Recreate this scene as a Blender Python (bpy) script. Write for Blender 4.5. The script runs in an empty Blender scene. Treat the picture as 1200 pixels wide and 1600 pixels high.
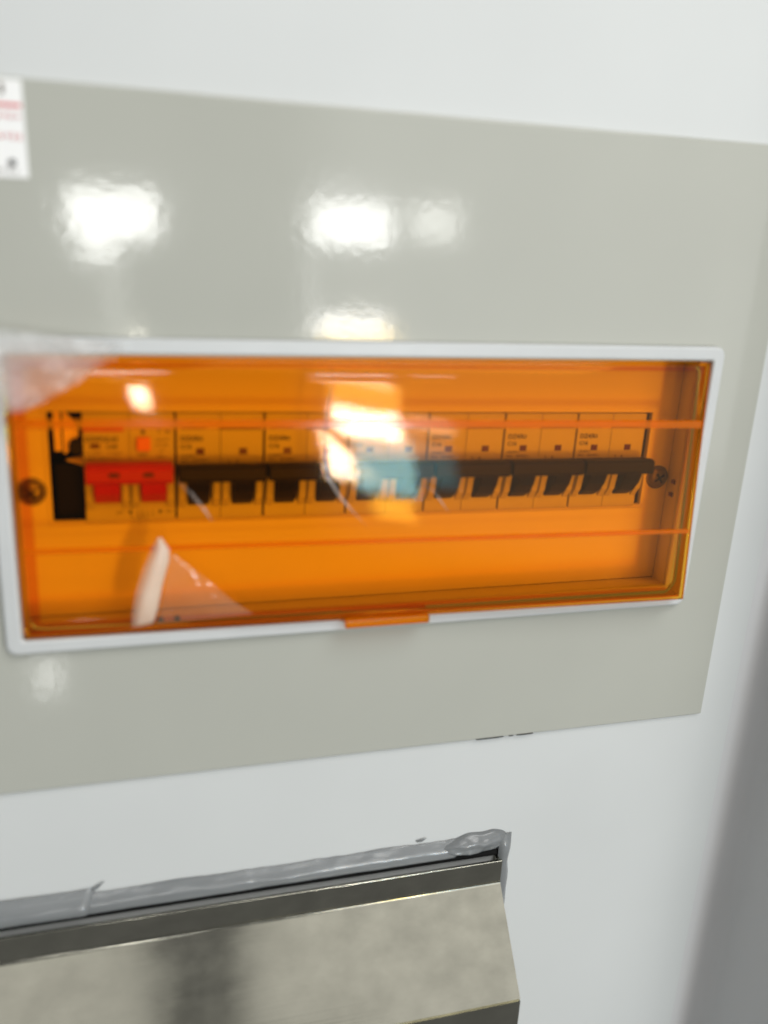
import bpy, bmesh, math, random
from mathutils import Vector, Matrix, noise
random.seed(7)
MM = 0.001
sc = bpy.context.scene
COL = sc.collection

# ------------------------------------------------------------------ camera
cd = bpy.data.cameras.new("camera")
cam = bpy.data.objects.new("camera", cd); COL.objects.link(cam); sc.camera = cam
AX = (0.96144, -0.03804, 0.27236); AD = (-0.04975, 0.94999, 0.30831); AN = (-0.27047, -0.30997, 0.91146)
rt = Vector((AX[0], AN[0], -AD[0])).normalized()
bk = -Vector((AX[2], AN[2], -AD[2])).normalized()
up = bk.cross(rt)
cam.matrix_world = Matrix(((rt.x, up.x, bk.x, 0), (rt.y, up.y, bk.y, -340.19 * MM), (rt.z, up.z, bk.z, 0), (0, 0, 0, 1)))
cd.sensor_fit = 'VERTICAL'; cd.sensor_height = 36; cd.sensor_width = 27
cd.lens = 36 * 1381.9 / 1600
cd.clip_start = 0.01; cd.clip_end = 50
cd.dof.use_dof = True; cd.dof.focus_distance = 0.47; cd.dof.aperture_fstop = 3.3

# ------------------------------------------------------------------ world, lamps, exposure
w = bpy.data.worlds.new("World"); sc.world = w; w.use_nodes = True
wb = w.node_tree.nodes["Background"]; wb.inputs[0].default_value = (0.985, 1.0, 0.985, 1); wb.inputs[1].default_value = 0.20

def lamp(name, x, y, z, sx, sz, L, col=(1, 1, 1), aim=None, soft=None, tri=False):
    """rectangular area lamp, sx wide and sz high (m), radiance L"""
    ld = bpy.data.lights.new(name, 'AREA'); ld.shape = 'RECTANGLE'; ld.size = sx; ld.size_y = sz
    ld.energy = L * math.pi * sx * sz; ld.color = col
    o = bpy.data.objects.new(name, ld); COL.objects.link(o); o.location = (x, y, z)
    d = Vector(aim) - Vector((x, y, z)) if aim else Vector((0, 1, 0))
    o.rotation_euler = d.to_track_quat('-Z', 'Z' if abs(d.normalized().z) < .9 else 'Y').to_euler()
    if not aim: o.rotation_euler = (math.radians(90), 0, 0)
    if soft or tri:
        ld.use_nodes = True; nt = ld.node_tree; em = nt.nodes['Emission']
        geo = nt.nodes.new('ShaderNodeNewGeometry'); sep = nt.nodes.new('ShaderNodeSeparateXYZ')
        nt.links.new(geo.outputs['Parametric'], sep.inputs[0])
        def m(op, a, b=None, c=None):
            n = nt.nodes.new('ShaderNodeMath'); n.operation = op; n.use_clamp = False
            for i, v in enumerate((a, b, c)):
                if v is None: continue
                if isinstance(v, (int, float)): n.inputs[i].default_value = v
                else: nt.links.new(v, n.inputs[i])
            return n.outputs[0]
        def ramp(v, wd):
            n = nt.nodes.new('ShaderNodeMapRange'); n.interpolation_type = 'SMOOTHSTEP'
            nt.links.new(v, n.inputs[0]); n.inputs[1].default_value = 0; n.inputs[2].default_value = wd
            return n.outputs[0]
        u, v = sep.outputs[0], sep.outputs[1]
        if tri:
            res = ramp(m('SUBTRACT', m('SUBTRACT', 1, u), v), .12) if tri == 1 else ramp(m('SUBTRACT', v, u), .12)
        else:
            eu = m('SUBTRACT', .5, m('ABSOLUTE', m('SUBTRACT', u, .5)))
            ev = m('SUBTRACT', .5, m('ABSOLUTE', m('SUBTRACT', v, .5)))
            res = m('MULTIPLY', ramp(eu, soft), ramp(ev, soft))
        nt.links.new(res, em.inputs['Strength'])
    return o

# added fill lamps, unseen, standing in for light behind and above the photographer
lamp("broad_fill_back", 1.75, -2.6, 0.10, 2.6, 2.2, 1.12, (1, 1, .99), soft=.12)
lamp("high_fill_right", 0.685, -1.5, 0.95, 0.98, 0.95, 0.85, (1, .99, .95), aim=(0.12, 0, -.33), soft=.10)  # added pair; the gap between them makes the dark band on the hood
lamp("high_fill_left", -0.46, -1.5, 0.95, 1.0, 0.95, 0.80, (1, .99, .95), aim=(0.05, 0, -.33), soft=.10)
lamp("overhead_fill", 0.52, -0.85, 1.0, 0.8, 0.7, 7.1, (1, .985, .96), aim=(0.1, 0, 0))  # added fill from above, kept clear of the mirror directions
# bright openings and the doorway behind the photographer, with added lamps for reflected bands and glows
lamp("opening_far", -0.022, -2.2, -0.008, 0.25, 0.13, 26, (1, 1, .97), soft=.12)
lamp("opening_far_tail", -0.065, -2.25, -0.10, 0.12, 0.07, 20, (1, 1, .97), soft=.2)  # added lamp for the tail under the far reflection
lamp("opening_far_band", -0.03, -2.3, -0.24, 0.07, 0.24, 3.0, (1, 1, .95), soft=.3)  # added lamp for a faint upright band reflected in the paint
lamp("opening_mid", 0.62, -2.2, -0.003, 0.26, 0.125, 24, (1, 1, .97), soft=.12)
lamp("opening_near", 0.868, -2.2, 0.013, 0.16, 0.115, 11, (1, 1, .95), soft=.14)
lamp("doorway_band", 0.52, -2.25, -0.17, 0.05, 0.22, 3.5, (1, 1, .97), soft=.3)  # added lamp for another faint reflected band, beside the doorway
lamp("doorway_top_glow", 0.60, -2.3, 0.10, 0.22, 0.09, 2.5, (1, 1, 1), soft=.4)
lamp("doorway_head", 0.635, -2.25, -0.285, 0.27, 0.07, 20, (1, .99, .97), soft=.15)
lamp("doorway_upper", 0.655, -2.2, -0.335, 0.23, 0.10, 20, (1, .68, .14), soft=.1)
lamp("doorway_sky", 0.653, -2.2, -0.420, 0.23, 0.085, 130, (1, 1, 1), soft=.15)
lamp("doorway_blue", 0.69, -2.2, -0.535, 0.20, 0.19, 32, (.26, .68, 1.0), soft=.06)
lamp("doorway_awning", 0.60, -2.2, -0.520, 0.18, 0.145, 100, (1, .93, .88), tri=1)
lamp("doorway_ground", 0.70, -2.2, -0.668, 0.15, 0.075, 22, (1, .7, .08), soft=.2)
lamp("doorway_side_glow", 0.865, -2.25, -0.408, 0.16, 0.042, 16, (1, .92, .8), soft=.15)
lamp("doorway_side_blue", 0.86, -2.25, -0.52, 0.15, 0.15, 6, (.12, .6, 1.0), soft=.1)
lamp("low_glow", -0.27, -2.25, -1.365, 0.10, 0.16, 9, (1, 1, .97), soft=.3)  # added lamp for a glow reflected low on the cover plate
lamp("high_glow", 0.04, -2.25, 0.43, 0.09, 0.06, 4, (1, 1, 1), soft=.35)  # added lamp for a glow reflected high on the wall
lamp("opening_far_low", 0.015, -2.2, -0.435, 0.055, 0.07, 100, (1, 1, .97), soft=.2)
lamp("opening_far_trail", 0.025, -2.25, -0.35, 0.04, 0.12, 22, (1, .95, .8), soft=.3)

sc.view_settings.view_transform = 'Standard'; sc.view_settings.look = 'None'
sc.view_settings.exposure = 0.0; sc.view_settings.gamma = 1.0
sc.render.engine = 'CYCLES'
cy = sc.cycles
cy.max_bounces = 14; cy.transparent_max_bounces = 32; cy.diffuse_bounces = 5; cy.glossy_bounces = 5
cy.use_denoising = True; cy.sample_clamp_indirect = 6.0

# ------------------------------------------------------------------ materials
def mat(name, base=(.8, .8, .8), rough=.5, metal=0, ior=1.45, bump=None, var=None, coat=0, spec=None, aniso=0):
    """bump=(scale, strength, distance_mm, stretch) ; var=(scale, amount, stretch) slow tone variation"""
    m = bpy.data.materials.new(name); m.use_nodes = True
    nt = m.node_tree; b = nt.nodes["Principled BSDF"]
    b.inputs['Base Color'].default_value = (*base, 1); b.inputs['Roughness'].default_value = rough
    b.inputs['Metallic'].default_value = metal; b.inputs['IOR'].default_value = ior
    b.inputs['Coat Weight'].default_value = coat; b.inputs['Anisotropic'].default_value = aniso
    if spec is not None: b.inputs['Specular IOR Level'].default_value = spec
    tc = nt.nodes.new('ShaderNodeTexCoord')
    def nz(scale, stretch=(1, 1, 1), detail=3):
        mp = nt.nodes.new('ShaderNodeMapping'); mp.inputs['Scale'].default_value = stretch
        nt.links.new(tc.outputs['Object'], mp.inputs[0])
        n = nt.nodes.new('ShaderNodeTexNoise'); n.inputs['Scale'].default_value = scale; n.inputs['Detail'].default_value = detail
        nt.links.new(mp.outputs[0], n.inputs['Vector']); return n.outputs['Fac']
    if var:
        fac = nz(var[0], var[2] if len(var) > 2 else (1, 1, 1), 4)
        r = nt.nodes.new('ShaderNodeMapRange'); nt.links.new(fac, r.inputs[0])
        r.inputs[1].default_value = .3; r.inputs[2].default_value = .7
        r.inputs[3].default_value = 1 - var[1]; r.inputs[4].default_value = 1 + var[1]
        mx = nt.nodes.new('ShaderNodeMix'); mx.data_type = 'RGBA'; mx.blend_type = 'MULTIPLY'; mx.inputs[0].default_value = 1
        mx.inputs[6].default_value = (*base, 1); nt.links.new(r.outputs[0], mx.inputs[7])
        nt.links.new(mx.outputs[2], b.inputs['Base Color'])
        r2 = nt.nodes.new('ShaderNodeMapRange'); nt.links.new(fac, r2.inputs[0])
        r2.inputs[1].default_value = .3; r2.inputs[2].default_value = .7
        r2.inputs[3].default_value = rough * .85; r2.inputs[4].default_value = min(1, rough * 1.2)
        nt.links.new(r2.outputs[0], b.inputs['Roughness'])
    if bump:
        bp = nt.nodes.new('ShaderNodeBump'); bp.inputs['Strength'].default_value = bump[1]; bp.inputs['Distance'].default_value = bump[2] * MM
        nt.links.new(nz(bump[0], bump[3] if len(bump) > 3 else (1, 1, 1), 2), bp.inputs['Height'])
        nt.links.new(bp.outputs[0], b.inputs['Normal'])
    return m

def amber(name, tint, frost=0.0, frost_col=(.9, .3, .02), rough=.03, ior=1.42, mottle=0.0, wave=0.0):
    m = bpy.data.materials.new(name); m.use_nodes = True; nt = m.node_tree; nt.nodes.clear()
    N = lambda t: nt.nodes.new(t)
    out = N('ShaderNodeOutputMaterial'); tr = N('ShaderNodeBsdfTransparent'); gl = N('ShaderNodeBsdfGlossy'); fr = N('ShaderNodeFresnel'); mx = N('ShaderNodeMixShader')
    tr.inputs[0].default_value = (*tint, 1); gl.inputs['Roughness'].default_value = rough; fr.inputs['IOR'].default_value = ior
    base = tr.outputs[0]
    if wave:
        t2 = N('ShaderNodeTexCoord'); n2 = N('ShaderNodeTexNoise'); n2.inputs['Scale'].default_value = 26; n2.inputs['Detail'].default_value = 1.5; b2_ = N('ShaderNodeBump')
        b2_.inputs['Strength'].default_value = wave; b2_.inputs['Distance'].default_value = MM
        nt.links.new(t2.outputs['Object'], n2.inputs['Vector']); nt.links.new(n2.outputs['Fac'], b2_.inputs['Height']); nt.links.new(b2_.outputs[0], gl.inputs['Normal'])
    if frost:
        at = N('ShaderNodeAttribute'); at.attribute_name = 'haze'; mu = N('ShaderNodeMath'); mu.operation = 'MULTIPLY'; mu.inputs[1].default_value = frost
        tcn = N('ShaderNodeTexCoord'); nn = N('ShaderNodeTexNoise'); nn.inputs['Scale'].default_value = 45; nn.inputs['Detail'].default_value = 4; mr = N('ShaderNodeMapRange')
        nt.links.new(tcn.outputs['Object'], nn.inputs['Vector']); nt.links.new(nn.outputs['Fac'], mr.inputs[0])
        for i, v in enumerate((.3, .7, 1 - mottle, 1 + mottle)): mr.inputs[i + 1].default_value = v
        mv = N('ShaderNodeMath'); mv.operation = 'MULTIPLY'; mv.use_clamp = True
        df = N('ShaderNodeBsdfDiffuse'); tl = N('ShaderNodeBsdfTranslucent'); a = N('ShaderNodeAddShader'); m2 = N('ShaderNodeMixShader')
        h = tuple(c * .5 for c in frost_col)
        df.inputs[0].default_value = (*h, 1); tl.inputs[0].default_value = (*h, 1)
        nt.links.new(df.outputs[0], a.inputs[0]); nt.links.new(tl.outputs[0], a.inputs[1])
        nt.links.new(at.outputs['Fac'], mu.inputs[0]); nt.links.new(mu.outputs[0], mv.inputs[0]); nt.links.new(mr.outputs[0], mv.inputs[1]); nt.links.new(mv.outputs[0], m2.inputs[0]); nt.links.new(base, m2.inputs[1]); nt.links.new(a.outputs[0], m2.inputs[2]); base = m2.outputs[0]
    nt.links.new(fr.outputs[0], mx.inputs[0]); nt.links.new(base, mx.inputs[1]); nt.links.new(gl.outputs[0], mx.inputs[2])
    nt.links.new(mx.outputs[0], out.inputs[0])
    return m

M = dict(
    wall=mat("white_wall_panel", (.605, .622, .617), .33, bump=(40, .02, .4), var=(9, .02), coat=.0),
    side=mat("grey_wall_panel", (.60, .60, .605), .35, var=(9, .03)),
    paint=mat("grey_enamel_paint", (.43, .435, .388), .07, bump=(300, .07, .4), var=(14, .02)),
    white=mat("white_plastic", (.55, .565, .565), .38, var=(60, .02)),
    inner=mat("white_inner_plastic", (.90, .88, .82), .5, var=(40, .02)),
    cream=mat("cream_breaker_plastic", (.63, .65, .58), .42, var=(120, .03)),
    black=mat("black_plastic", (.007, .007, .0065), .5, spec=.25),
    recess=mat("shaded_recess_plastic", (.62, .60, .56), .5),  # shade inside the recess is put into this grey
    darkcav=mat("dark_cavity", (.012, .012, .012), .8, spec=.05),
    red=mat("red_plastic", (.55, .012, .04), .35, var=(120, .05)),
    darkred=mat("dark_red_window", (.10, .006, .02), .3),
    ink=mat("black_ink", (.03, .027, .024), .6, spec=.2), greyink=mat("grey_ink", (.15, .125, .095), .6), redink=mat("red_ink", (.62, .05, .06), .6),
    orange=mat("orange_button", (.95, .32, .08), .4),
    brass=mat("brass", (1.0, .82, .40), .4, metal=0, var=(200, .1)),
    steel=mat("brushed_stainless_steel", (.36, .35, .295), .11, metal=1, bump=(170, .30, .06, (.05, 5, 5)), var=(70, .10, (.9, 1.2, 1.2)), aniso=.3),
    seal=mat("grey_silicone_sealant", (.20, .21, .214), .24, bump=(90, .08, .5, (.2, 1, 1)), var=(60, .10, (.25, 2, 2))),
    screw=mat("zinc_screw_metal", (.26, .24, .20), .4, metal=.9, var=(300, .15)),
    paper=mat("white_label_paper", (.86, .86, .85), .5),
    amber=amber("amber_polycarbonate", (.997, .722, .22), ior=1.27, wave=.07),
    amberedge=amber("thick_amber_edge", (.97, .52, .10), .6, (1.0, .34, .0), .1, 1.15),
    amberband=amber("amber_edge_band", (.93, .72, .5), ior=1.12),
    rib=amber("amber_moulded_edge", (.98, .6, .15), .40, (1.0, .36, .0), .08, 1.27),
    film=amber("clear_protective_film", (.96, .96, .96), .52, (.82, .83, .82), .15, 1.25, .35),
    filmthin=amber("thin_protective_film", (.98, .98, .98), .13, (.98, .9, .75), .08, 1.2, .3),
    crease=amber("film_crease_edge", (.97, .97, .97), .38, (1, .97, .92), .15, 1.3, .4),
    filmfold=amber("creased_protective_film", (.95, .95, .95), .98, (1, .97, .84), .25, 1.3, .05),
)

# ------------------------------------------------------------------ helpers
class MB:
    def __init__(s): s.v = []; s.f = []; s.h = None
    def add(s, vs, fs):
        o = len(s.v); s.v += [tuple(v) for v in vs]; s.f += [tuple(i + o for i in f) for f in fs]; return s
    def box(s, x0, x1, y0, y1, z0, z1):
        vs = [(x, y, z) for x in (x0, x1) for y in (y0, y1) for z in (z0, z1)]
        return s.add(vs, [(0, 1, 3, 2), (4, 6, 7, 5), (0, 4, 5, 1), (2, 3, 7, 6), (0, 2, 6, 4), (1, 5, 7, 3)])
    def prism(s, prof, x0, x1):            # prof: closed (y,z) outline, extruded along x
        n = len(prof); vs = [(x0, y, z) for y, z in prof] + [(x1, y, z) for y, z in prof]
        fs = [tuple(range(n))[::-1], tuple(range(n, 2 * n))] + [(i, (i + 1) % n, n + (i + 1) % n, n + i) for i in range(n)]
        return s.add(vs, fs)
    def holed(s, o, h, y0, y1):            # rectangular plate with rectangular hole: (x0,x1,z0,z1)
        def ring(r, y): x0, x1, z0, z1 = r; return [(x0, y, z0), (x1, y, z0), (x1, y, z1), (x0, y, z1)]
        vs = ring(o, y0) + ring(h, y0) + ring(o, y1) + ring(h, y1); fs = []
        for i in range(4):
            j = (i + 1) % 4
            fs += [(i, j, 4 + j, 4 + i), (8 + i, 12 + i, 12 + j, 8 + j), (i, 8 + i, 8 + j, j), (4 + i, 4 + j, 12 + j, 12 + i)]
        return s.add(vs, fs)
    def holed_round(s, o, h, y0, y1, ro, ri, n=6):
        def ring(q, y, rr):
            x0, x1, z0, z1 = q; out = []
            for cx, cz, a0 in ((x1 - rr, z1 - rr, 0), (x0 + rr, z1 - rr, 90), (x0 + rr, z0 + rr, 180), (x1 - rr, z0 + rr, 270)):
                for k in range(n + 1):
                    a = math.radians(a0 + 90 * k / n); out.append((cx + rr * math.cos(a), y, cz + rr * math.sin(a)))
            return out
        m = 4 * (n + 1); vs = ring(o, y0, ro) + ring(h, y0, ri) + ring(o, y1, ro) + ring(h, y1, ri); fs = []
        for i in range(m):
            j = (i + 1) % m
            fs += [(i, j, m + j, m + i), (2 * m + i, 3 * m + i, 3 * m + j, 2 * m + j), (i, 2 * m + i, 2 * m + j, j), (m + i, m + j, 3 * m + j, 3 * m + i)]
        return s.add(vs, fs)
    def lathe(s, prof, cx, cz, n=28):      # prof: (r, y) around the y axis
        o = len(s.v)
        for r, y in prof:
            for k in range(n):
                a = 2 * math.pi * k / n; s.v.append((cx + r * math.cos(a), y, cz + r * math.sin(a)))
        for i in range(len(prof) - 1):
            for k in range(n):
                s.f.append((o + i * n + k, o + i * n + (k + 1) % n, o + (i + 1) * n + (k + 1) % n, o + (i + 1) * n + k))
        s.f.append(tuple(o + k for k in range(n))); s.f.append(tuple(o + (len(prof) - 1) * n + k for k in range(n))[::-1])
        return s
    def grid(s, fn, nu, nv, haze=None):
        o = len(s.v)
        for j in range(nv + 1):
            for i in range(nu + 1):
                s.v.append(tuple(fn(i / nu, j / nv)))
                if haze: s.h = (s.h or []) + [max(0.0, min(1.0, haze(i / nu, j / nv)))]
        for j in range(nv):
            for i in range(nu):
                a = o + j * (nu + 1) + i; s.f.append((a, a + 1, a + nu + 2, a + nu + 1))
        return s
    def build(s, name, m, parent=None, bevel=0, smooth=False, seg=2, solid=0, org=(0, 0, 0)):
        me = bpy.data.meshes.new(name)
        me.from_pydata([((x - org[0]) * MM, (y - org[1]) * MM, (z - org[2]) * MM) for x, y, z in s.v], [], s.f); me.update()
        bm = bmesh.new(); bm.from_mesh(me); bmesh.ops.recalc_face_normals(bm, faces=bm.faces); bm.to_mesh(me); bm.free()
        me.materials.append(m)
        at = me.attributes.new('haze', 'FLOAT', 'POINT')
        at.data.foreach_set('value', s.h if s.h else [1.0] * len(s.v))
        o = bpy.data.objects.new(name, me); COL.objects.link(o)
        if parent: o.parent = parent
        else: o.location = tuple(c * MM for c in org)
        if smooth:
            for p in me.polygons: p.use_smooth = True
        if solid:
            sm = o.modifiers.new("solid", 'SOLIDIFY'); sm.thickness = solid * MM; sm.offset = 0
        if bevel:
            bv = o.modifiers.new("bevel", 'BEVEL'); bv.width = bevel * MM; bv.segments = seg; bv.limit_method = 'ANGLE'; bv.angle_limit = math.radians(35)
            bv.harden_normals = True
        return o

def tag(o, label, cat, group=None):
    o["label"] = label; o["category"] = cat
    if group: o["group"] = group
    return o
def empty(name, x, y, z, label, cat, group=None):
    o = bpy.data.objects.new(name, None); o.empty_display_size = .01; COL.objects.link(o); o.location = (x * MM, y * MM, z * MM)
    return tag(o, label, cat, group)

def text_mesh(lines, name, m, parent, y):
    """lines: (string, x, z_baseline, size_mm, xscale) -> one flat printed mesh facing -y"""
    mb = MB()
    for s, x, z, size, xs in lines:
        c = bpy.data.curves.new("t", 'FONT'); c.body = s; c.size = 1; c.resolution_u = 2; c.offset = .022 if m is M['ink'] else .008
        o = bpy.data.objects.new("t", c); COL.objects.link(o)
        dg = bpy.context.evaluated_depsgraph_get(); me = bpy.data.meshes.new_from_object(o.evaluated_get(dg))
        mb.add([(x + v.co.x * size * xs, y, z + v.co.y * size) for v in me.vertices], [tuple(p.vertices) for p in me.polygons])
        bpy.data.objects.remove(o); bpy.data.curves.remove(c); bpy.data.meshes.remove(me)
    return mb.build(name, m, parent)

# ------------------------------------------------------------------ the setting
HX0, HX1, HZ0, HZ1 = -43.5, 249.0, -161.5, -50.0          # opening of the box
wall = MB().holed((-900, 298, -900, 700), (HX0 - 2, HX1 + 2, HZ0 - 2, HZ1 + 2), 2, 60)
wall = wall.build("wall", M['wall']); wall["kind"] = "structure"
# rounded inside corner and the neighbouring wall, one folded sheet
R = 16; prof = [(298, 2.0)]
for k in range(1, 9):
    a = math.pi / 2 * k / 8; prof.append((298 + R * math.sin(a), 2 - R + R * math.cos(a)))
prof.append((314, -62))
mb = MB(); n = len(prof)
mb.add([(x, y, -900) for x, y in prof] + [(x, y, 700) for x, y in prof], [(i, i + 1, n + i + 1, n + i) for i in range(n - 1)])
sw = mb.build("side_wall", M['side'], smooth=True); sw["kind"] = "structure"

# ------------------------------------------------------------------ distribution box
box = empty("distribution_box", 102, 2, -232, "grey enamelled distribution box cover with amber window, set in the white wall", "fuse box")
def inbox(mb, name, m, **k):
    par = k.pop('parent', box)
    o = mb.build(name, m, par, org=(102, 2, -232), **k)
    if par is not box: o.location = (0, 0, 0)
    return o
inbox(MB().holed((-73, 278.1, -232, 39.9), (HX0 - 1, HX1 + 1, HZ0 - 1, HZ1 + 1), 0, 1.9), "cover_plate", M['paint'], bevel=.7)
inbox(MB().holed_round((-50, 254.6, -167.6, -43.6), (HX0, HX1, HZ0, HZ1), -3.2, 0, 4.5, 1.2), "window_frame", M['white'], bevel=1.5, seg=3)
# recess walls behind the frame
IY = 20
SK = -0.009                                                # the inner row hangs very slightly askew
mb = MB()
RH = (HX0 + .6, 244.2, -157.8, HZ1 - .3)                    # mouth of the recess
inbox(MB().holed((HX0 - .9, HX1 + .9, HZ0 - .9, HZ1 + .9), RH, -.2, 1.6), "door_ledge", M['white'], bevel=.3)
def rring(q, y): return [(q[0], y, q[2]), (q[1], y, q[2]), (q[1], y, q[3]), (q[0], y, q[3])]
BH = (HX0, 250.6, -162.0, HZ1)                              # back of the recess
inbox(MB().add(rring(RH, 1.55) + rring(BH, 20.5) + rring(BH, 62), [(k + i, k + (i + 1) % 4, k + 4 + (i + 1) % 4, k + 4 + i) for k in (0, 4) for i in range(4)]), "recess_wall", M['recess'])
OX0, OX1, OZ0, OZ1 = -31.2, 236.6, -120.6, -75.4
def sk(v): return (v[0], v[1], v[2] + SK * v[0])
mb = MB().holed((HX0 + .05, 250.55, -161.9, HZ1 - .05), (OX0, OX1, OZ0, OZ1), IY, IY + 2)
mb.v = [sk(v) if (OX0 - 1 < v[0] < OX1 + 1) else v for v in mb.v]
inbox(mb, "inner_plate", M['inner'], bevel=.5)
# raised lip along the lower edge and the sides of the opening
mb = MB().holed((OX0 - 1.6, OX1 + 1.6, OZ0 - 1.6, OZ1 + 1.6), (OX0, OX1, OZ0, OZ1), IY - .9, IY); mb.v = [sk(v) for v in mb.v]
inbox(mb, "opening_lip", M['inner'], bevel=.3)
inbox(MB().box(HX0 - 1, HX1 + 3, 61, 62, HZ0, HZ1), "back_plate", M['darkcav'])
for (sx, szz) in ((-38.6, -107.4), (244.4, -109.4)):
    s = inbox(MB().lathe([(4.7, IY - .05), (4.7, IY - .9), (4.2, IY - 1.7), (3.0, IY - 2.3), (1.4, IY - 2.6)], sx, szz), "screw", M['screw'], smooth=True)
    c = MB()
    a = .6
    for k in (0, 1):
        ca, sa = math.cos(a + k * math.pi / 2), math.sin(a + k * math.pi / 2)
        vs = []
        for y in (IY - 2.75, IY - 2.0):
            for (u, v) in ((-2.7, -.5), (2.7, -.5), (2.7, .5), (-2.7, .5)): vs.append((sx + u * ca - v * sa, y - k * .02, szz + u * sa + v * ca))
        c.add(vs, [(0, 1, 2, 3), (4, 7, 6, 5)] + [(i, (i + 1) % 4, 4 + (i + 1) % 4, 4 + i) for i in range(4)])
    inbox(c, "cross_slot", M['black'], parent=s)
    inbox(MB().lathe([(5.8, IY - .03), (5.8, IY - .35), (4.7, IY - .35)], sx, szz), "washer", M['screw'], parent=s)
# small clips in the recess
for (x, z, y) in ((246.2, -108.5, 8), (246.4, -115.0, 9)): inbox(MB().box(x - 1, x + 1, y - 1.4, y + 1.4, z - 1.0, z + 1.0), "clip", M['darkred'], bevel=.3)
for x in (9.0, 15.6): inbox(MB().box(x - 1.2, x + 1.2, -.4, 2.4, -158.9, -157.2), "clip", M['black'], bevel=.3)

# ------------------------------------------------------------------ amber door (slightly sprung at its lower right corner)
def door_y(x, z, off=0.0):
    return -3.0 - 8.0 * ((x + 43.5) / 292.5) * ((-50 - z) / 111.5) + off
X0, X1, Z0, Z1 = -43.0, 248.4, -161.2, -50.6
mb = MB(); NU, NV = 36, 14
def gridpts(ins, off):
    return [[(X0 + ins + (X1 - X0 - 2 * ins) * i / NU, Z0 + ins + (Z1 - Z0 - 2 * ins) * j / NV) for i in range(NU + 1)] for j in range(NV + 1)]
def perim(ins):
    g = gridpts(ins, 0)
    return g[0][:-1] + [g[j][NU] for j in range(NV)] + g[NV][:0:-1] + [g[j][0] for j in range(NV, 0, -1)]
gi = gridpts(1.4, 0)
fi = {}
for (ins, off, flip) in ((1.4, 0, False), (2.0, 1.6, True)):
    o = len(mb.v); g = gridpts(ins, off)
    for j in range(NV + 1):
        for i in range(NU + 1): x, z = g[j][i]; mb.v.append((x, door_y(x, z, off), z))
    for j in range(NV):
        for i in range(NU): a = o + j * (NU + 1) + i; mb.f.append((a, a + 1, a + NU + 2, a + NU + 1))
    idx = lambda i, j: o + j * (NU + 1) + i
    fi[ins] = [idx(i, 0) for i in range(NU)] + [idx(NU, j) for j in range(NV)] + [idx(i, NV) for i in range(NU, 0, -1)] + [idx(0, j) for j in range(NV, 0, -1)]
loops = [fi[1.4]]
for ins, yo, absy in ((.45, .35, None), (0, 1.2, None), (0, 2.5, None), (1.7, 2.5, None)):
    o = len(mb.v); p = perim(ins)
    for x, z in p: mb.v.append((x, absy if absy is not None else door_y(x, z, yo), z))
    loops.append(list(range(o, o + len(p))))
loops.append(fi[2.0])
for a, b in zip(loops, loops[1:]):
    n = len(a)
    for k in range(n): mb.f.append((a[k], a[(k + 1) % n], b[(k + 1) % n], b[k]))
door = inbox(mb, "window_door", M['amber'], smooth=True); door.data.materials.append(M['amberedge'])
for p in door.data.polygons:
    if abs(p.normal.y) < .3: p.use_smooth = False; p.material_index = 1
def rib(z0, z1, xa, xb, h, back=0):
    b = MB(); n = 30
    vs = []
    for i in range(n + 1):
        x = xa + (xb - xa) * i / n
        for (zz, dy) in ((z0, -.05), (z0 + .25, -h), (z1 - .25, -h), (z1, -.05)):
            z = zz + SK * x * 1.1; vs.append((x, door_y(x, z, dy), z))
    fs = []
    for i in range(n):
        for k in range(4): fs.append((i * 4 + k, i * 4 + (k + 1) % 4, i * 4 + 4 + (k + 1) % 4, i * 4 + 4 + k))
    fs += [(0, 1, 2, 3), (n * 4 + 3, n * 4 + 2, n * 4 + 1, n * 4)]
    return b.add(vs, fs)
def band(xa, xb, za, zb):
    q = MB(); n = 24
    def fr(u, v, off): x = xa + (xb - xa) * u; z = za + (zb - za) * v; return (x, door_y(x, z, off), z)
    for off in (1.75, 2.35): q.grid(lambda u, v: fr(u, v, off), n, 6)
    return q
inbox(band(-40.6, 246.0, -54.6, -52.8), "edge_band", M['amberband'], parent=door)
inbox(band(-40.6, -36.6, -158.6, -54.9), "edge_band", M['amberband'], parent=door)
inbox(band(-36.4, 243.6, -158.6, -155.2), "edge_band", M['amberband'], parent=door)
inbox(band(243.9, 246.3, -158.9, -52.9), "edge_strip", M['rib'], parent=door)
inbox(band(-40.6, 246.3, -160.0, -159.0), "edge_strip", M['rib'], parent=door)
inbox(rib(-77.2, -73.6, -40.5, 246, .9), "moulded_rib", M['rib'], parent=door)
inbox(rib(-126.0, -123.8, -40.5, 246, .5), "moulded_rib", M['rib'], parent=door)
b = MB(); vs = []
for x in (84.5, 85.2, 121.8, 122.6):
    pass
zt = -160.3
yb = door_y(103, -161)
inbox(MB().box(84.6, 122.2, yb - 2.6, yb + 1.0, -163.6, -160.0), "thumb_tab", M['rib'], parent=door, bevel=.6)

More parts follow.
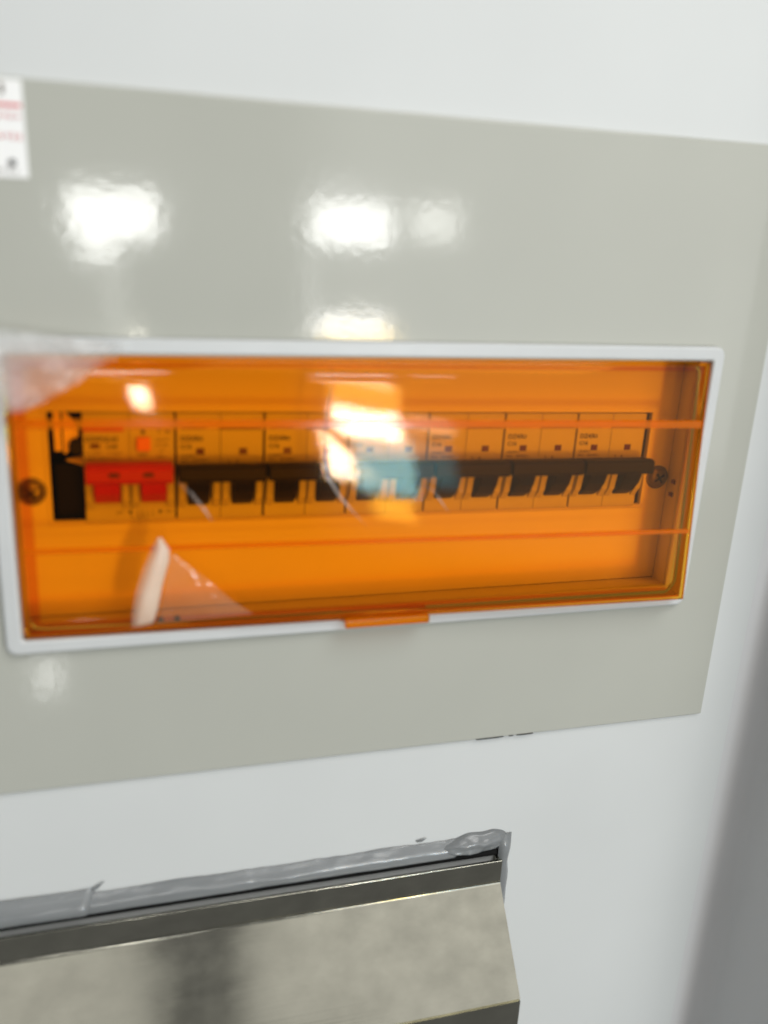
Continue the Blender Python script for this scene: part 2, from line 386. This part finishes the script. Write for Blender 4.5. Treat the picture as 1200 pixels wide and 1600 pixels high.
# ------------------------------------------------------------------ circuit breakers
BY = 18.0
def breaker(i, label, red=False):
    x0 = -18.5 + 36 * i
    e = empty("circuit_breaker", x0, BY, -75.6 + SK * (x0 + 18), label, "circuit breaker", "two-pole breakers in the row")
    e.rotation_euler = (0, -SK, 0)
    zz = -75.9
    T = lambda z: z - zz                                    # row height -> local height
    def add(mb, name, m, **k): return mb.build(name, m, e, **k)
    for p in (0, 1):
        a = .45 + 17.62 * p; q = MB()
        q.box(a, a + 17.5, .0, 42, T(-121), 0)
        pole = add(q, "pole", M['cream'], bevel=.35)
        s = MB()                                            # cheeks either side of the toggle
        s.prism([(.1, T(-99)), (-4.5, T(-101)), (-5.0, T(-104)), (-3.6, T(-111)), (.1, T(-115.8))], a + .5, a + 3.4)
        s.prism([(.1, T(-99)), (-4.5, T(-101)), (-5.0, T(-104)), (-3.6, T(-111)), (.1, T(-115.8))], a + 14.2, a + 17.1)
        s.build("toggle_cheek", M['cream'], pole, bevel=.3)
    # toggle: a bar across both poles with one tongue per pole
    lv = MB(); m = M['red'] if red else M['black']
    if red:
        bar = [(1, T(-95.5)), (-8, T(-94.5)), (-10.5, T(-95.5)), (-11, T(-97)), (-11, T(-101)), (-9.5, T(-102.6)), (1, T(-101.5))]
        ton = [(1, T(-97)), (-9.2, T(-98)), (-9.4, T(-102.5)), (-8.0, T(-107)), (-4.5, T(-111)), (1, T(-113.5))]
    else:
        bar = [(1, T(-97)), (-9, T(-95)), (-11.8, T(-95.2)), (-12.5, T(-96.2)), (-12.8, T(-100.6)), (-11.8, T(-101.8)), (1, T(-101))]
        ton = [(1, T(-99)), (-10.4, T(-99)), (-10.0, T(-102.5)), (-8.2, T(-107)), (-4.5, T(-111.5)), (1, T(-115.3))]
    bx = (1.2, 34.6) if red else (.5, 35.5)
    lv.prism(bar, *bx)
    for p in (0, 1): c = 9.05 + 18 * p; hw = 5.0 if red else 4.3; lv.prism(ton, c - hw, c + hw)
    lever = add(lv, "toggle_lever", m, bevel=.55)
    if red:
        for cx in (12.0, 25.0): MB().box(cx - 2, cx + 2, -11.15, -10.6, T(-99.2), T(-97.3)).build("lever_window", M['darkred'], lever)
        add(MB().box(.6, 16.0, -.25, .1, T(-83.2), T(-80.9)), "brand_strip", M['redink'])
        add(MB().box(3.0, 6.8, -.3, .2, T(-90.0), T(-88.3)), "indicator", M['darkred'], bevel=.15)
        add(MB().box(20.8, 26.2, -2.2, .2, T(-91.0), T(-85.5)), "test_button", M['orange'], bevel=.6)
        add(MB().lathe([(.8, .0), (.8, -.3), (.3, -.3)], 23.4, T(-83.4), 14), "test_mark", M['ink'])
        text_mesh([("DZ47LE-63", 1.2, T(-87.3), 2.9, .92), ("C40", 9.2, T(-90.2), 2.3, 1.1), ("T", 29.0, T(-84.0), 2.0, 1), ("N", 32.2, T(-84.0), 2.0, 1)], "printed_text", M['ink'], e, -.12)
        text_mesh([("Un 230V~", 1.4, T(-92.6), 1.6, 1), ("In 30mA", 9.6, T(-92.6), 1.6, 1), ("6000A 50Hz", 1.4, T(-94.8), 1.6, 1), ("t<0.1s", 10.2, T(-94.8), 1.6, 1),
                   ("TEST", 21.4, T(-93.6), 1.6, 1), ("GB16917", 28.2, T(-87.2), 1.4, 1), ("IEC1009", 28.2, T(-89.4), 1.4, 1), ("AC", 29.5, T(-91.8), 1.6, 1), ("50Hz", 28.5, T(-94), 1.5, 1)], "fine_print", M['greyink'], e, -.12)
        text_mesh([("OFF", 12.0, T(-117.6), 1.7, 1), ("ON", 31.6, T(-117.6), 1.7, 1)], "printed_text", M['greyink'], e, -.12)
        ar = MB()
        ar.add([(16.6, -.12, T(-117.0)), (18.2, -.12, T(-116.0)), (18.2, -.12, T(-118.0))], [(0, 1, 2)])
        ar.add([(30.6, -.12, T(-117.0)), (29.0, -.12, T(-116.0)), (29.0, -.12, T(-118.0))], [(0, 1, 2)])
        ar.build("arrow_mark", M['ink'], e)
        sw_ = MB()
        for x in (20.5, 22.5, 24.5, 26.5): sw_.box(x - .12, x + .12, -.13, .0, T(-119.2), T(-116.2))
        sw_.build("circuit_symbol", M['greyink'], e)
    else:
        add(MB().box(17.6, 34.8, -.2, .1, T(-82.7), T(-81.9)), "top_slot", M['black'])
        add(MB().box(2.4, 12.4, -.14, .1, T(-82.5), T(-82.0)), "top_line", M['greyink'])
        for cx in (9.9, 27.4): add(MB().box(cx - 1.65, cx + 1.65, -.3, .2, T(-93.1), T(-90.4)), "indicator", M['darkred'], bevel=.15)
        text_mesh([("DZ47", 2.0, T(-87.3), 2.9, 1.0), ("-63", 7.9, T(-87.2), 2.4, 1.0), ("C16", 2.0, T(-90.5), 2.6, 1.0)], "printed_text", M['ink'], e, -.12)
        text_mesh([("230/400V~", 2.0, T(-94.0), 1.45, 1), ("50Hz", 2.0, T(-95.9), 1.4, 1), ("GB10963.1", 6.6, T(-95.9), 1.5, 1), ("6000", 9.6, T(-97.8), 1.7, 1.1), ("3", 13.6, T(-97.8), 1.7, 1.1), ("IEC 898", 2.0, T(-97.8), 1.5, 1)], "fine_print", M['greyink'], e, -.12)
        text_mesh([("2", 21.0, T(-96.9), 2.2, 1), ("4", 24.4, T(-96.9), 2.2, 1)], "printed_text", M['greyink'], e, -.12)
    return e
ORD = ["first", "second", "third", "fourth", "fifth", "sixth"]
breaker(0, "two-pole breaker with wide red lever and orange test button, left end of row", True)
for i in range(1, 7):
    lab = "cream two-pole breaker with black lever, %s to the right of the red-levered one" % ORD[i - 1]
    if i == 6: lab = "cream two-pole breaker with black lever at the right end, beside the right screw"
    if i == 1: lab = "cream two-pole breaker with black lever directly right of the red-levered one"
    breaker(i, lab)

# brass terminal strip and black carrier in the empty slot at the left
t = empty("terminal_strip", -25, 40, -100, "brass terminal strip on black carrier in the gap left of the red-levered breaker", "terminal")
T0 = (-25, 40, -100)
MB().box(-29.2, -26.4, 23, 25, -92, -74).build("busbar", M['brass'], t, bevel=.4, org=T0)
pr = MB(); n = 14
vs = [(-25.6, 24, -75), (-25.8, 24, -93)] + [(-25.2 + 5.2 * math.sin(math.pi * k / n), 24, -93.4 + 17.4 * k / n) for k in range(n + 1)]
k = len(vs); pr.add(vs + [(x, 26.5, z) for x, y, z in vs], [tuple(range(k))]); pr.add([(x, 26.5, z) for x, y, z in vs], [tuple(range(k))[::-1]])
pr.build("clamp_plate", M['brass'], t, org=T0)
MB().lathe([(3.2, 24), (3.2, 21), (2.6, 20)], -20.6, -90.0, 20).build("clamp_screw", M['black'], t, org=T0, smooth=False)
MB().box(-29.8, -18.7, 27, 58, -121, -98.5).build("carrier", M['darkcav'], t, bevel=.6, org=T0)
MB().add([(-25.5, 26.5, -96.6), (-19, 26.5, -95.4), (-19, 26.5, -99.0), (-25.5, 30, -96.6), (-19, 30, -95.4), (-19, 30, -99.0)], [(0, 1, 2), (3, 5, 4), (0, 3, 4, 1), (1, 4, 5, 2), (2, 5, 3, 0)]).build("contact_tip", M['brass'], t, org=T0)

# ------------------------------------------------------------------ protective film on the door
film = empty("protective_film", 0, -4, -110, "clear protective film half peeled from the amber window, crumpled at its upper left corner", "film")
FO = (0, -4, -110)
def nzv(x, y, z): return noise.noise(Vector((x, y, z)))
# lifted corner: outline runs along the top edge, then sweeps back under
def flap(u, v):
    xr = 1.5 - 30 * v ** 1.15 - 8 * v * v; xl = -62
    x = xl + (xr - xl) * u
    z = -41.0 - 29.0 * v + 3.5 * (1 - u) * (1 - v) - 4.5 * u * (1 - v) + 9 * (1 - u) ** 2 * v * v
    y = -8 - 9 * (1 - u) * (.4 + .6 * v) - 2.2 * nzv(x * .09, z * .11, 1.3) - 1.0 * nzv(x * .25, z * .3, 4.1)
    return (x, y, z)
MB().grid(flap, 36, 22, lambda u, v: min(1, (1 - u) * 9) * (.75 + .25 * min(1, v * 3.5)) * min(1, (1 - v) * 7 + .25)).build("lifted_flap", M['film'], film, smooth=True, org=FO)
def crumple(u, v):
    x = -60 + 20 * u - 3 * v * v; z = -50 - 9.5 * v + 2.0 * math.sin(u * 3)
    y = -19 - 4 * math.sin(math.pi * v) * (1 - u * .5) - 2.2 * nzv(x * .4, z * .4, 9.0)
    return (x, y, z)
MB().grid(crumple, 20, 14, lambda u, v: min(1, (1 - u) * 3) * min(1, v * 5) * min(1, (1 - v) * 5) * .8).build("crumpled_edge", M['filmfold'], film, smooth=True, org=FO)
def lerp_path(pts, t):
    t = min(max(t, 0), 1) * (len(pts) - 1); i = min(int(t), len(pts) - 2); f = t - i
    return tuple(a + (b - a) * f for a, b in zip(pts[i], pts[i + 1]))
def strip(left, right, hgt, nu=14, nv=40, wob=.3, haze=None):
    def fn(u, v):
        a = lerp_path(left, v); b = lerp_path(right, v)
        x = a[0] + (b[0] - a[0]) * u; z = a[1] + (b[1] - a[1]) * u
        h = hgt * math.sin(math.pi * u) * (math.sin(math.pi * min(1, max(0.0, v))) ** .5 + .02)
        return (x, door_y(x, z, -.45 - h - wob * abs(nzv(x * .3, z * .3, 2.2))), z)
    return MB().grid(fn, nu, nv, haze)
# standing blister below the red-levered breaker and the loose sheet beside it
strip([(8.6, -120.5), (6.6, -124), (2.6, -133), (-.6, -143), (-2.2, -152), (-2.6, -158.5)], [(10.2, -120.5), (13.4, -125.5), (13.4, -130), (10.6, -140), (8.6, -150), (6.4, -157.0)], 3.4, haze=lambda u, v: min(1, u * 2.2 + .12 + v * .15) * min(1, (1 - u) * 8) * min(1, (1 - v) * 9 + .3) * (.85 + .2 * math.sin(math.pi * min(1, v * 1.15)))).build("film_blister", M['filmfold'], film, smooth=True, org=FO)  # blister's white haze paints in its reflected highlight
strip([(13.8, -128.5), (11.2, -140), (9.2, -150), (7.4, -157)], [(14.6, -127.5), (27, -138.5), (37, -148.5), (46, -155.2)], .5, nu=20).build("loose_sheet", M['filmthin'], film, smooth=True, org=FO)
def crease(path, wd, hgt):
    L = []; Rr = []
    for i, p in enumerate(path):
        q = path[min(i + 1, len(path) - 1)]; o = path[max(i - 1, 0)]
        dx, dz = q[0] - o[0], q[1] - o[1]; l = math.hypot(dx, dz) or 1
        k = wd * (.25 + .75 * math.sin(math.pi * i / (len(path) - 1)))
        L.append((p[0] + dz / l * k, p[1] - dx / l * k)); Rr.append((p[0] - dz / l * k, p[1] + dx / l * k))
    return strip(L, Rr, hgt, nu=6, nv=48, wob=.15, haze=lambda u, v: math.sin(math.pi * u) * min(1, v * 3 + .1) * min(1, (1 - v) * 4) * (.55 + .6 * abs(nzv(v * 7, wd, 2))) * (1.4 if v > .62 else .85))
for name, path, wd, h in (
    ("film_crease", [(76, -52), (77, -60), (75.5, -67), (74.5, -76), (74.5, -90), (76, -98), (81, -106), (88, -114), (93, -119.5)], 1.3, 1.2),
    ("film_crease", [(113, -103), (117, -102.2), (121, -104.5), (125, -110), (129, -115)], .8, .8),
    ("film_crease", [(17, -98), (22, -103), (27, -110), (30, -115)], 1.0, .9)):
    crease(path, wd, h).build(name, M['crease'], film, smooth=True, org=FO)

# ------------------------------------------------------------------ paper label on the cover plate
lab = empty("paper_label", -45, -.1, 9, "white paper label with red print at the upper left of the cover plate", "label")
LO = (-45, -.1, 9)
MB().add([(-62, -.12, 8.5), (-29.6, -.12, 9.0), (-30.0, -.12, 39.2), (-62, -.12, 39.4), (-62, -.35, 8.5), (-29.6, -.35, 9.0), (-30.0, -.35, 39.2), (-62, -.35, 39.4)],
         [(0, 1, 2, 3), (4, 7, 6, 5), (0, 4, 5, 1), (1, 5, 6, 2), (2, 6, 7, 3), (3, 7, 4, 0)]).build("paper", M['paper'], lab, org=LO)
MB().box(-60, -30.6, -.5, -.4, 30.8, 31.9).build("red_line", M['redink'], lab, org=LO)
def marks(x0, x1, z, h, seed):
    rnd = random.Random(seed); mb = MB(); x = x0
    while x < x1:
        for _ in range(4):
            if rnd.random() < .5:
                zz = z + rnd.random() * h * .8; mb.box(x, x + 1.3, -.5, -.4, zz, zz + .22)
            else:
                xx = x + rnd.random() * 1.2; mb.box(xx, xx + .22, -.5, -.4, z, z + h * (.6 + .4 * rnd.random()))
        x += 1.9
    return mb
marks(-59, -31.5, 27.2, 1.9, 3).build("red_print", M['redink'], lab, org=LO)
marks(-59, -31.2, 20.9, 1.9, 5).build("red_print", M['redink'], lab, org=LO)
MB().lathe([(1.25, -.4), (1.25, -.5), (.2, -.5)], -34.6, 13.6, 18).build("black_mark", M['ink'], lab, org=LO)
marks(-59, -33, 10.6, 1.0, 8).build("small_print", M['greyink'], lab, org=LO)
MB().box(-37, -35.6, -.5, -.4, 34.5, 38.0).build("black_mark", M['greyink'], lab, org=LO)

# ------------------------------------------------------------------ stainless steel hood
hood = empty("steel_hood", 20, 2, -440, "brushed stainless steel hood with sloping top sealed to the wall below the box", "steel hood")
HO = (20, 2, -440)
def sheet(path, t, x0, x1):          # bent sheet along x, path in (y,z), thickness t towards the wall
    out = []; inn = []
    for i, p in enumerate(path):
        a = path[max(i - 1, 0)]; b = path[min(i + 1, len(path) - 1)]
        dy, dz = b[0] - a[0], b[1] - a[1]; l = math.hypot(dy, dz)
        inn.append((p[0] - dz / l * t, p[1] + dy / l * t))
    return MB().prism(path + inn[::-1], x0, x1)
def arc(p0, p1, p2, r, n=6):          # rounded bend at p1
    a = Vector(p0) - Vector(p1); b = Vector(p2) - Vector(p1); a.normalize(); b.normalize()
    A = Vector(p1) + a * r; B = Vector(p1) + b * r
    return [tuple((1 - t) ** 2 * A + 2 * t * (1 - t) * Vector(p1) + t * t * B) for t in [k / n for k in range(n + 1)]]
a0, a1, a2, a3 = (-3.4, -301), (-3.4, -315), (-38, -355.5), (-38, -470)
def hx(mb, nm, **k):
    o = mb.build(nm, M['steel'], hood, org=HO, **k); return o
b1 = arc(a0, a1, a2, 1.6); b2 = [a2]
hx(sheet([a0, b1[0]], -1.6, -160, 172), "top_flange", bevel=.3)
hx(sheet(b1 + b2, -1.6, -160, 172), "sloping_panel")
hx(sheet([b2[-1], a3], -1.6, -160, 172), "front_panel")
hx(MB().prism([(-1.6, -302), (-1.6, -315.5), (-36.3, -356), (-36.3, -470), (1.9, -470), (1.9, -302)], 170.2, 171.7), "end_panel")

# ------------------------------------------------------------------ silicone sealant round the hood
seal = empty("sealant_bead", 20, 2, -300, "smeared grey silicone bead along the top and right edge of the steel hood", "sealant")
SO = (20, 2, -300)
def bead(x0, x1, n, top, bulge, seed, endl=0, endr=0):
    def fn(u, v):
        x = x0 + (x1 - x0) * u
        taper = min(1, u * 14 / max(endl, .01)) if endl else 1
        taper *= min(1, (1 - u) * 14 / max(endr, .01)) if endr else 1
        taper = max(0, taper) ** .5
        tz = top + 1.0 * nzv(x * .04, seed, 0) + .25 * nzv(x * .2, seed, 3)
        z = -299.2 + (tz + 299.2) * v
        y = 1.95 - taper * (.12 * math.sin(v * 15 + 3 * nzv(x * .03, 1, seed)) * (1 - v) + bulge * math.sin(math.pi * (v * .92 + .0)) ** .7 * (1.15 - .75 * v) + 1.9 * (1 - v) + .35 * nzv(x * .07, z * .3, seed) + .08 * nzv(x * .3, z * .9, seed + 4))
        return (x, y, z)
    return MB().grid(fn, n, 14)
bead(-160, -23, 60, -286.6, 5.2, 1.0, 0, .5).build("top_bead", M['seal'], seal, smooth=True, org=SO)
bead(-32, 150, 150, -289.0, 2.6, 5.0, .4, .2).build("top_bead", M['seal'], seal, smooth=True, org=SO)
def lump(u, v):
    x = 140 + 37 * u; th = math.pi * v
    r = (math.sin(math.pi * min(1, u * 1.02)) ** .42)
    zc = -294.2 + 2.2 * u; hz = 5.6 * r * (1 + .3 * nzv(u * 4, 2, 0)) + 2.6 * r * u * u
    z = zc - hz * math.cos(th) * (1 if v > .5 else .9)
    y = 1.95 - (5.4 - 1.2 * u) * r * math.sin(th) - .6 * r * math.sin(th) * nzv(u * 7, v * 9, 3) - .55 * r * math.sin(th) * math.sin(v * 19 + u * 5 + 2 * nzv(u * 4, v * 3, 6)) - .2 * nzv(u * 16, v * 14, 1)
    return (x, y, z)
MB().grid(lump, 56, 18).build("corner_lump", M['seal'], seal, smooth=True, org=SO)
def sideb(u, v):
    z = -290 - 170 * u; wv = 1 + .15 * nzv(z * .08, 1, 1)
    x = 171.4 + 7.6 * v * wv; y = 1.95 - 4.2 * math.sin(math.pi * (.15 + .85 * v)) ** .8 * min(1, u * 30 + .3)
    return (x, y, z)
MB().grid(sideb, 60, 10).build("side_bead", M['seal'], seal, smooth=True, org=SO)
MB().grid(lambda u, v: (-160 + 332 * u, 1.2 - .8 * v, -298.4 - 3.0 * v), 8, 1).build("shadow_gap", M['darkcav'], seal, org=SO)  # dark strip standing in for the shade between bead and flange
# torn slivers standing off the bead
for (x, z, l, a) in ((-26, -287.6, 9, .55), (127, -286.6, 6, .2)):
    ca, sa = math.cos(a), math.sin(a)
    MB().add([(x, 1.6, z), (x + l * ca, .9, z + l * sa), (x + l * ca * .8, 1.2, z + l * sa - 1.1), (x + 1, 1.9, z - 1.2), (x + l * .5, .2, z + l * sa * .4 - .5)],
             [(0, 1, 4), (1, 2, 4), (2, 3, 4), (3, 0, 4), (0, 3, 2, 1)]).build("torn_sliver", M['seal'], seal, org=SO)

# chipped sealant and scuffs at the lower edge of the cover plate
mb = MB()
for xa, xb, hh in ((153.5, 168.0, .55), (170.5, 173.0, .3), (174.5, 183.5, .6)):
    n = 22
    def sf(u, v):
        x = xa + (xb - xa) * u; e = math.sin(math.pi * u) ** .6
        wv = .45 + .9 * abs(nzv(x * .9, 3.1, 0)) + .4 * abs(nzv(x * 2.6, 1.0, 5))
        return (x, -.12 + 1.6 * v, -232.02 - hh * e * wv * math.sin(math.pi * (.12 + .88 * v)) + .25 * e * (1 - v) * nzv(x * 1.3, 7, 2))
    mb.grid(sf, n, 5)
inbox(mb, "edge_scuff", M['darkcav'])
